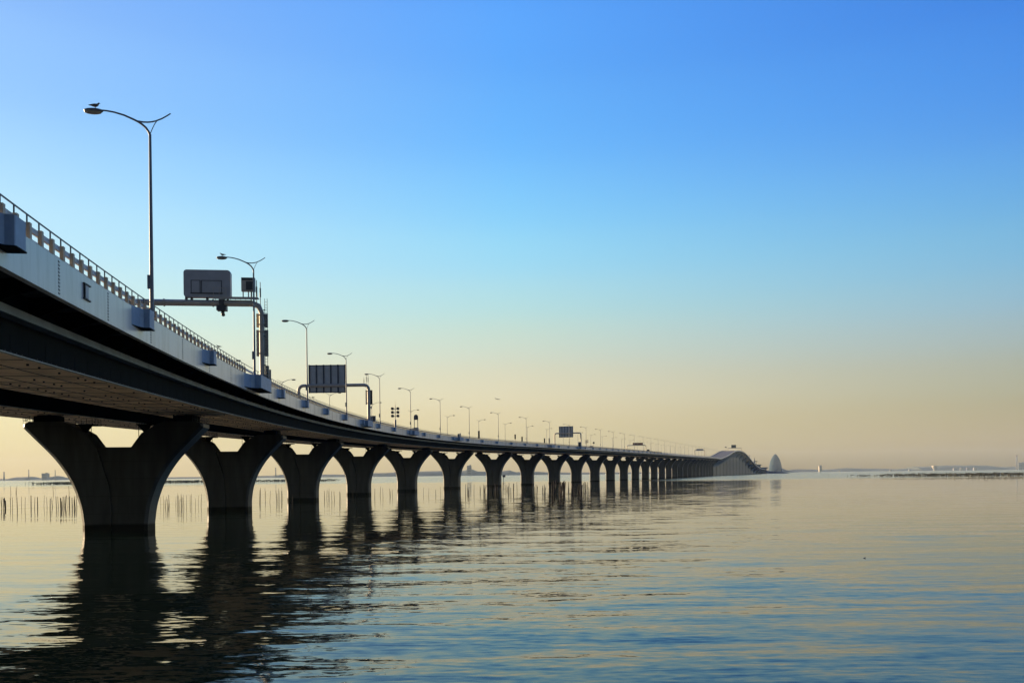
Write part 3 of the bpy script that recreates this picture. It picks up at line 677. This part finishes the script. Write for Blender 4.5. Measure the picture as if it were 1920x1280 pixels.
# ------------------------------------------------------------------ far shores and the island
def ridge(name, pts, y, depth, label, seed, amp, m, kind='structure'):
    """pts: (x, height) in metres; a strip of land with an uneven wooded top and real depth"""
    rng = np.random.RandomState(seed); x0, x1 = pts[0][0], pts[-1][0]; n = 260; nd = 5
    xs = np.linspace(x0, x1, n); hs = np.interp(xs, [p[0] for p in pts], [p[1] for p in pts])
    vs = []; fs = []
    for j in range(nd):
        f = j / (nd - 1); env = (0, .72, 1, .8, 0)[j]
        nz = rng.rand(n); nz = np.convolve(np.pad(nz, 2, mode='edge'), [.1, .2, .4, .2, .1], mode='valid') - .5
        for i in range(n): vs.append((xs[i] + (rng.rand() - .5) * 2, y + depth * f, -1.0 + (max(.3, hs[i] + nz[i] * amp * 2.2) + 1.0) * env))
    for j in range(nd - 1):
        for i in range(n - 1): fs.append((j * n + i, j * n + i + 1, (j + 1) * n + i + 1, (j + 1) * n + i))
    mb = MB(); mb.add(vs, fs); mb.add([(x0, y, -1), (x1, y, -1), (x1, y + depth, -1), (x0, y + depth, -1)], [(0, 3, 2, 1)])
    o = mb.build(name, m); tag(o, label, None, None, kind); return o
def prof(lst, y): return [(az(px, y), h * y / 1600.0) for px, h in lst]
YL = 5600.0
ridge('far_shore', prof([(-260, 3), (-100, 6), (0, 3), (10, 6.5), (40, 7), (48, 4), (78, 3.2), (82, 8), (90, 8), (92, 4.5), (104, 4.5), (122, 2), (200, 3), (330, 3.5), (372, 3), (480, 4), (500, 4), (517, 6), (532, 5), (640, 5), (700, 7), (740, 8), (800, 9), (850, 10), (866, 9), (880, 13), (886, 11), (894, 8), (940, 8), (955, 10), (966, 6), (1003, 7), (1030, 5), (1075, 4), (1200, 3), (1330, 2)], YL), YL, 260, 'low hazy wooded shore behind the bridge piers', 11, 2.4, M['shore'])
YR = 7000.0
ridge('far_shore', prof([(1488, 1.5), (1496, 5), (1536, 5.5), (1560, 3.5), (1592, 6), (1606, 7), (1630, 5.5), (1672, 5), (1700, 3.6), (1728, 4), (1734, 8.5), (1752, 7.5), (1775, 8.5), (1800, 9.5), (1850, 9.5), (1880, 8.5), (1898, 5.5), (1925, 6), (1990, 7), (2150, 5), (2400, 4)], YR), YR, 420, 'low hazy wooded shore along the horizon at right', 12, 3.0, M['shore'])
def tower(name, px, y, w, h, label, m, cat, chimney=False, z0=0, grp=None):
    x = az(px, y); r = empty(name, (x, y, 0)); mb = MB()
    if chimney:
        mb.lathe([(w * .6, 0), (w * .42, h * .6), (w * .36, h)], 10); mb.build('shaft', m, r)
        mb = MB(); mb.lathe([(w * .40, 0), (w * .40, h * .08)], 10, 0, (0, 0, h * .9)); mb.build('band', M['red'], r)
    else:
        mb.box((0, 0, h / 2), (w, w * .8, h)); mb.build('wall', m, r)
        mb = MB(); mb.box((0, 0, h + h * .03), (w * 1.04, w * .84, h * .06)); mb.box((w * .2, 0, h * 1.1), (w * .3, w * .3, h * .1)); mb.build('roof', M['far_building'], r)
        for k in range(3):
            mb = MB(); mb.box((0, -w * .4 - .05, h * (.25 + .25 * k)), (w * .8, .1, h * .08)); mb.build('window', M['glass'], r)
    tag(r, label, cat, grp)
tower('chimney', 7.5, YL - 30, 10, 58, 'hazy chimney at the very left edge of the far shore', M['far_building'], 'chimney', True)
tower('chimney', 54, YL - 30, 6.4, 70, 'slim hazy chimney between the left edge and the far block building', M['far_building'], 'chimney', True)
tower('chimney', 103.5, YL - 30, 6.4, 66, 'slim hazy chimney right of the block building, beside the nearest pier', M['far_building'], 'chimney', True)
tower('block_building', 85.5, YL - 40, 36, 42, 'hazy block building on the far shore left of the nearest pier', M['far_building'], 'building')
tower('chimney', 517, YL - 30, 8, 66, 'hazy chimney on the far shore seen between second and third piers', M['far_building'], 'chimney', True)
tower('block_building', 880, YL - 40, 28, 62, 'hazy tall block on the far shore between the sixth and seventh piers', M['far_building'], 'building')
tower('block_building', 1538, YR - 40, 22, 48, 'bright white block on the right shore, nearest the island', M['warmwhite'], 'building')
tower('chimney', 1906.5, YR - 60, 13, 122, 'tall chimney on the right shore at the right edge of the photo', M['far_building'], 'chimney', True)
tower('block_building', 1914, YR - 50, 50, 55, 'grey block building right beside the tall chimney at the right edge', M['far_building'], 'building')
r = empty('water_tower', (az(1752, YR - 60), YR - 60, 0)); mb = MB(); mb.lathe([(7, 0), (7, 9)], 14); mb.build('stem', M['warmwhite'], r); mb = MB(); mb.lathe([(7, 9), (20, 32), (22, 37), (19, 40)], 18); mb.build('tank', M['warmwhite'], r)
tag(r, 'cream funnel-shaped tower lit by the sun on the right shore', 'water tower')
for i, (px, w, h, z) in enumerate(((1575, 10, 6, ''), (1670, 13, 7, ''), (1706, 16, 8, ''), (1790, 18, 9, ''), (1803, 16, 10, ''), (1815, 17, 11, ''), (1828, 18, 11, ''))):
    lb = ['small white building on the right shore just right of the white block', 'small white building alone in the middle of the right shore', 'small white building just left of the cream funnel-shaped tower', 'leftmost of the four small white buildings on the right shore', 'second from left of the four small white buildings on the right shore', 'third from left of the four small white buildings on the right shore', 'rightmost of the four small white buildings on the right shore'][i]
    tower('white_house', px, YR - 65 - 7 * (i % 3), w * 1.3, h * 1.2 + (6 if i > 2 else 0), lb, M['white'], 'building', grp='small white buildings on the right shore')
# island where the bridge lands
YI = 2420.0; k = YI / 1600.0
def ib(mb, px0, px1, z0, z1, y0, y1, m=0): mb.box(((px0 + px1 - 1920) / 2 * k, (y0 + y1) / 2, (z0 + z1) / 2), ((px1 - px0) * k, y1 - y0, z1 - z0), m)
ridge('island', [((px - 960) * k, h * k) for px, h in [(1418, .8), (1424, 5), (1440, 7), (1458, 4.5), (1470, 3.5), (1482, 2.5), (1489, .6)]], YI + 10, 130, 'low dark artificial island where the bridge ends', 21, 1.2, M['island'])
r = empty('terminal_building', ((1434 - 960) * k, YI + 100, 0))
def ipart(nm, lst, m):
    mb = MB()
    for a in lst: ib(mb, *a)
    o = mb.build(nm, m, r); o.location = -r.location; return o
w = ipart('wall', [(1416, 1432, 3, 30, YI + 70, YI + 130), (1432.1, 1440, 3, 24, YI + 72, YI + 128), (1440.1, 1452, 3, 15.5, YI + 74, YI + 125)], M['terminal'])
ipart('roof', [(1413, 1428, 30.1, 34, YI + 66, YI + 132), (1426, 1434, 34.1, 37, YI + 72, YI + 120), (1438, 1454, 15.6, 18.5, YI + 68, YI + 130), (1430, 1441, 24.1, 27, YI + 70, YI + 130)], M['terminal'])
for z in (10, 17, 24): ipart('window_band', [(1417, 1431.5, z, z + 2.4, YI + 69.5, YI + 69.95)], M['glass'])
tag(r, 'stepped grey terminal building like a ship on the island', 'building')
for px, h, lb in ((1416.5, 56, 'taller of the two pale fin towers on the island'), (1426, 47, 'shorter of the two pale fin towers on the island')):
    r = empty('fin_tower', ((px - 960) * k, YI + 60, 0)); mb = MB(); mb.prism([(-2.6, 8), (3.8, 8), (1.8, h * .62), (.4, h), (-.8, h), (-2.2, h * .6)], -1.2, 1.2); mb.build('fin', M['terminal'], r); mb = MB(); mb.box((0, 0, 6), (9, 5, 4)); mb.box((0, 0, 2), (5, 4, 4.2)); mb.build('base', M['terminal'], r)
    tag(r, lb, 'tower', 'fin towers on the island')
r = empty('boat', ((1430 - 960) * k, YI - 25, 0)); mb = MB()
mb.add([(-6.5, -1.8, 2.2), (6.8, 0, 2.7), (-6.5, 1.8, 2.2), (-6.0, -1.3, -.4), (5.0, 0, -.4), (-6.0, 1.3, -.4)], [(0, 1, 2), (3, 5, 4), (0, 3, 4, 1), (2, 1, 4, 5), (0, 2, 5, 3)]); mb.build('hull', M['white'], r)
mb = MB(); mb.box((-1.5, 0, 3.6), (6, 2.2, 2.4)); mb.build('cabin', M['white'], r); mb = MB(); mb.box((-1.5, -1.12, 3.9), (5, .06, .8)); mb.build('window', M['glass'], r); tag(r, 'white boat moored before the island', 'boat')
for px, lb in ((1410, 'thin pale mast by the water left of the island'), (1421.5, 'thin pale mast at the left tip of the island')):
    r = empty('mast', ((px - 960) * k, YI - 10, 0)); mb = MB(); mb.tube([(0, 0, -1), (0, 0, 9)], .7, 8); mb.build('pole', M['terminal'], r); mb = MB(); mb.lathe([(1.2, 0), (1.2, .8)], 8, 0, (0, 0, 9)); mb.build('lantern', M['terminal'], r); tag(r, lb, 'mast', 'pale masts by the island')
# dome-shaped tower far out
YT = 5200.0
r = empty('dome_tower', (az(1454, YT), YT, 0)); kt = YT / 1600.0
mb = MB(); mb.lathe([(x * kt, z * kt) for x, z in [(12.6, 0), (11.8, 6), (11.0, 12), (9.9, 18), (8.4, 23), (6.4, 27.5), (4.2, 31), (2.0, 33.6), (.4, 34.8)]], 28); mb.build('shell', M['tower'], r)
mb = MB(); mb.lathe([(13.5 * kt, -1), (13.2 * kt, 2.2 * kt)], 24); mb.build('base', M['island'], r)
tag(r, 'pale blue dome-shaped tower rising from the sea beyond the island', 'tower')
ridge('far_shore', prof([(1440, 2), (1458, 7), (1466, 9), (1475, 8), (1482, 5), (1490, 2.5), (1500, 1)], YT + 300), YT + 300, 200, 'pale low land at the foot of the dome-shaped tower', 31, 3.0, M['shore'])

# ------------------------------------------------------------------ water
def water_material():
    m = bpy.data.materials.new('bay_water'); m.use_nodes = True; nt = m.node_tree; L = nt.links.new; N = nt.nodes.new
    b = nt.nodes['Principled BSDF']; b.inputs['Base Color'].default_value = (.004, .010, .008, 1); b.inputs['Roughness'].default_value = .03; b.inputs['IOR'].default_value = 1.42
    geo = N('ShaderNodeNewGeometry'); P = geo.outputs['Position']
    def mapped(sx, sy, rot=0.0):
        mp = N('ShaderNodeMapping'); mp.inputs['Scale'].default_value = (sx, sy, 1); mp.inputs['Rotation'].default_value = (0, 0, rot); L(P, mp.inputs['Vector']); return mp.outputs[0]
    def noise(v, scale, det, rough=.5):
        n = N('ShaderNodeTexNoise'); n.noise_dimensions = '2D'; n.inputs['Scale'].default_value = scale; n.inputs['Detail'].default_value = det; n.inputs['Roughness'].default_value = rough; L(v, n.inputs['Vector']); return n
    def math_(op, a, bb=None, c=None):
        q = N('ShaderNodeMath'); q.operation = op
        for i, x in enumerate((a, bb, c)):
            if x is None: continue
            if isinstance(x, (int, float)): q.inputs[i].default_value = x
            else: L(x, q.inputs[i])
        return q.outputs[0]
    def maprange(v, a, bb, c, d):
        q = N('ShaderNodeMapRange'); q.interpolation_type = 'SMOOTHSTEP'; L(v, q.inputs[0])
        for i, x in enumerate((a, bb, c, d)): q.inputs[1 + i].default_value = x
        return q.outputs[0]
    sep = N('ShaderNodeSeparateXYZ'); L(P, sep.inputs[0])
    swell = noise(mapped(.09, .40, .08), 1.0, 2, .45)
    chop = noise(mapped(.28, 1.5, -.08), 1.0, 4, .6)
    fine = noise(mapped(1.4, 4.6, .05), 1.0, 2, .5)
    def chan(n, i): 
        q = N('ShaderNodeSeparateColor'); L(n.outputs['Color'], q.inputs[0]); return q.outputs[i]
    calm = noise(mapped(.012, .030, .2), 1.0, 3, .5)
    amp = math_('MULTIPLY', maprange(calm.outputs['Fac'], .35, .65, AMP_LO, AMP_HI), maprange(math_('ADD', sep.outputs['Y'], math_('MULTIPLY', math_('SUBTRACT', calm.outputs['Fac'], .5), 40)), 28, 100, 1.0, .34))
    # wind-ruffled water farther out
    edge = noise(mapped(.004, .012), 1.0, 3, .5)
    yy = math_('ADD', sep.outputs['Y'], math_('MULTIPLY', math_('SUBTRACT', edge.outputs['Fac'], .5), 260))
    ruf = maprange(yy, 520, 720, 0, 1)
    def slope(i, sw, ch, fi):
        a = math_('MULTIPLY', math_('SUBTRACT', chan(swell, i), .5), sw)
        a = math_('MULTIPLY_ADD', math_('SUBTRACT', chan(chop, i), .5), ch, a)
        return math_('MULTIPLY_ADD', math_('SUBTRACT', chan(fine, i), .5), fi, a)
    sx = math_('MULTIPLY', slope(0, .06, .08, .05), amp)
    sy = math_('MULTIPLY', slope(1, .14, .16, .10), amp)
    sy = math_('MULTIPLY', sy, math_('ADD', 1, math_('MULTIPLY', ruf, 4.0)))
    sy = math_('ADD', sy, math_('MULTIPLY', ruf, .05))
    cv = N('ShaderNodeCombineXYZ'); L(math_('MULTIPLY', sx, -1), cv.inputs[0]); L(math_('MULTIPLY', sy, -1), cv.inputs[1]); cv.inputs[2].default_value = 1
    nv = N('ShaderNodeVectorMath'); nv.operation = 'NORMALIZE'; L(cv.outputs[0], nv.inputs[0])
    L(nv.outputs[0], b.inputs['Normal'])
    return m
AMP_LO, AMP_HI = .55, 1.4
mb = MB(); WX, WY0, WY1 = 8000, -600, 8700
xs = [-WX, -800, 0, 800, WX]; ys = [WY0, 0, 400, 1500, WY1]
mb.add([(x, y, 0) for y in ys for x in xs], [(j * 5 + i, j * 5 + i + 1, (j + 1) * 5 + i + 1, (j + 1) * 5 + i) for j in range(4) for i in range(4)])
o = mb.build('water', water_material()); tag(o, 'calm rippled bay water', None, None, 'structure')

# ------------------------------------------------------------------ haze
HAZE = 4.5e-5
mb = MB(); mb.box((0, 3900, 104.5), (16400, 9800, 211))
hm = bpy.data.materials.new('haze_air'); hm.use_nodes = True; nt = hm.node_tree; nt.nodes.clear()
ou = nt.nodes.new('ShaderNodeOutputMaterial'); pv = nt.nodes.new('ShaderNodeVolumePrincipled'); pv.inputs['Color'].default_value = (.70, .90, 1.0, 1); pv.inputs['Density'].default_value = HAZE; pv.inputs['Absorption Color'].default_value = (1, 1, 1, 1); pv.inputs['Anisotropy'].default_value = 0.0
nt.links.new(pv.outputs[0], ou.inputs['Volume'])
hz = mb.build('haze', hm); tag(hz, 'thin pale haze over the bay', None, None, 'stuff')

# ------------------------------------------------------------------ sky and sun
SUN_EL, SUN_AZ = 9.0, -65.0               # azimuth from straight ahead (+y), negative = to the left
w = bpy.data.worlds.new('World'); SC.world = w; w.use_nodes = True
nt = w.node_tree; L = nt.links.new; N = nt.nodes.new; bg = nt.nodes['Background']
sk = N('ShaderNodeTexSky'); sk.sky_type = 'NISHITA'; sk.sun_disc = False; sk.sun_elevation = math.radians(SUN_EL); sk.sun_rotation = math.radians(SUN_AZ); sk.ozone_density = 3; sk.dust_density = 2
tc = N('ShaderNodeTexCoord'); sep = N('ShaderNodeSeparateXYZ'); L(tc.outputs['Generated'], sep.inputs[0])
def M_(op, a, b=None, c=None, clamp=False):
    q = N('ShaderNodeMath'); q.operation = op; q.use_clamp = clamp
    for i, x in enumerate((a, b, c)):
        if x is None: continue
        if isinstance(x, (int, float)): q.inputs[i].default_value = x
        else: L(x, q.inputs[i])
    return q.outputs[0]
def lin(c): return [((v / 255) / 12.92 if v / 255 <= .04045 else ((v / 255 + .055) / 1.055) ** 2.4) for v in c]
def ramp(stops):
    r = N('ShaderNodeValToRGB'); cr = r.color_ramp; cr.interpolation = 'CARDINAL'
    while len(cr.elements) < len(stops): cr.elements.new(.5)
    for e, (p, c) in zip(cr.elements, sorted(stops)): e.position = p; e.color = (*lin(c), 1)
    return r
ZS = [(.0, (216, 194, 130)), (.03, (229, 212, 156)), (.075, (237, 228, 182)), (.12, (232, 236, 208)), (.165, (214, 238, 228)), (.22, (196, 234, 246)), (.284, (178, 224, 253)), (.352, (152, 203, 252)), (.436, (136, 186, 250)), (.6, (90, 145, 235)), (1.0, (45, 95, 200))]
CS = [(.0, (176, 156, 104)), (.03, (200, 186, 138)), (.08, (220, 209, 172)), (.13, (209, 214, 192)), (.178, (187, 219, 214)), (.225, (163, 217, 236)), (.276, (140, 209, 247)), (.345, (112, 188, 252)), (.42, (95, 171, 250)), (.49, (86, 160, 248)), (.65, (60, 120, 220)), (1.0, (40, 85, 185))]
RS = [(.0, (112, 90, 46)), (.012, (132, 114, 76)), (.032, (165, 150, 116)), (.074, (169, 165, 137)), (.117, (163, 174, 166)), (.158, (148, 181, 196)), (.199, (129, 182, 213)), (.249, (110, 175, 222)), (.319, (85, 155, 230)), (.426, (62, 132, 225)), (.6, (45, 100, 200)), (1.0, (35, 75, 170))]
hlen = M_('SQRT', M_('ADD', M_('MULTIPLY', sep.outputs[0], sep.outputs[0]), M_('MULTIPLY', sep.outputs[1], sep.outputs[1])))
nx = M_('DIVIDE', sep.outputs[0], M_('MAXIMUM', hlen, .001)); ny = M_('DIVIDE', sep.outputs[1], M_('MAXIMUM', hlen, .001))
zc = M_('MAXIMUM', sep.outputs[2], 0.0)
rl, rc, rr = ramp(ZS), ramp(CS), ramp(RS)
for r_ in (rl, rc, rr): L(zc, r_.inputs[0])
def mixc(f, a, b):
    q = N('ShaderNodeMixRGB'); L(f, q.inputs[0]); L(a, q.inputs[1]); L(b, q.inputs[2]); return q.outputs[0]
fl = M_('MULTIPLY', nx, -1 / .505, None, True); fr = M_('MULTIPLY', nx, 1 / .515, None, True)
c = mixc(fr, mixc(fl, rc.outputs[0], rl.outputs[0]), rr.outputs[0])
# brighter towards the sun at the left, dusky behind the viewer's back
sunw = M_('MULTIPLY', M_('SUBTRACT', M_('MULTIPLY', nx, -1), .52), 1.6, None, True)
back = N('ShaderNodeMapRange'); back.interpolation_type = 'SMOOTHSTEP'; L(ny, back.inputs[0])
for i, x in enumerate((-.75, .5, .24, 1.0)): back.inputs[1 + i].default_value = x
antisun_fill = N('ShaderNodeMapRange'); antisun_fill.interpolation_type = 'SMOOTHSTEP'; L(nx, antisun_fill.inputs[0])  # unseen low sky opposite the sun, brightened to light the parapet
for i, x in enumerate((.58, .92, 0, .6)): antisun_fill.inputs[1 + i].default_value = x
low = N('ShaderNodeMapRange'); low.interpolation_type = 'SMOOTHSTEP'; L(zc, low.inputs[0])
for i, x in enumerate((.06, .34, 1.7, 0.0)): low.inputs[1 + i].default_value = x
gain = M_('ADD', M_('MULTIPLY', M_('ADD', 1.0, M_('MULTIPLY', sunw, .8)), back.outputs[0]), M_('MULTIPLY', antisun_fill.outputs[0], low.outputs[0]))
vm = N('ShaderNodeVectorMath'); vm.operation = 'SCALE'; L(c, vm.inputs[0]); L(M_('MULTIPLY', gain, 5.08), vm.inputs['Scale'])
add = N('ShaderNodeMixRGB'); add.blend_type = 'ADD'; add.inputs[0].default_value = .03; 
# warm aureole round the sun, outside the frame at the left
dt = N('ShaderNodeVectorMath'); dt.operation = 'DOT_PRODUCT'; L(tc.outputs['Generated'], dt.inputs[0]); _e, _a = math.radians(SUN_EL), math.radians(SUN_AZ)
dt.inputs[1].default_value = (math.sin(_a) * math.cos(_e), math.cos(_a) * math.cos(_e), math.sin(_e))
au = M_('POWER', M_('MAXIMUM', dt.outputs['Value'], 0.0), 120.0)
av = N('ShaderNodeVectorMath'); av.operation = 'SCALE'; av.inputs[0].default_value = (1.0, .74, .40); L(M_('MULTIPLY', au, 95.0), av.inputs['Scale'])
sm_ = N('ShaderNodeVectorMath'); sm_.operation = 'ADD'; L(vm.outputs[0], sm_.inputs[0]); L(av.outputs[0], sm_.inputs[1])
L(sm_.outputs[0], add.inputs[1]); L(sk.outputs[0], add.inputs[2])
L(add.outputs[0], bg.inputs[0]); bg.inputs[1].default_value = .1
sl = bpy.data.lights.new('sun', 'SUN'); sl.energy = 5.0; sl.angle = math.radians(.5); sl.color = (1, .76, .48)
so = bpy.data.objects.new('sun', sl); COL.objects.link(so); e, a = math.radians(SUN_EL), math.radians(SUN_AZ)
d = Vector((math.sin(a) * math.cos(e), math.cos(a) * math.cos(e), math.sin(e))); so.rotation_euler = d.to_track_quat('Z', 'Y').to_euler(); so.location = (-60, 0, 60)

# ------------------------------------------------------------------ camera
cm = bpy.data.cameras.new('camera'); co = bpy.data.objects.new('camera', cm); COL.objects.link(co); SC.camera = co
co.location = (0, 0, CAMZ); cm.sensor_width = 36; cm.lens = 36 * 1600 / 1920; cm.shift_y = (889 - 640) / 1920; cm.clip_start = .3; cm.clip_end = 40000
co.rotation_euler = (math.radians(90), 0, 0); co.rotation_euler.rotate_axis('Z', -math.atan(.0105))
vs = SC.view_settings; vs.view_transform = 'Standard'; vs.look = 'None'; vs.exposure = 1.0; vs.gamma = 1
SC.cycles.max_bounces = 8; SC.cycles.glossy_bounces = 4; SC.cycles.diffuse_bounces = 4; SC.cycles.volume_bounces = 0; SC.cycles.sample_clamp_indirect = 10.0; SC.cycles.blur_glossy = 0.3
SC.cycles.use_denoising = True
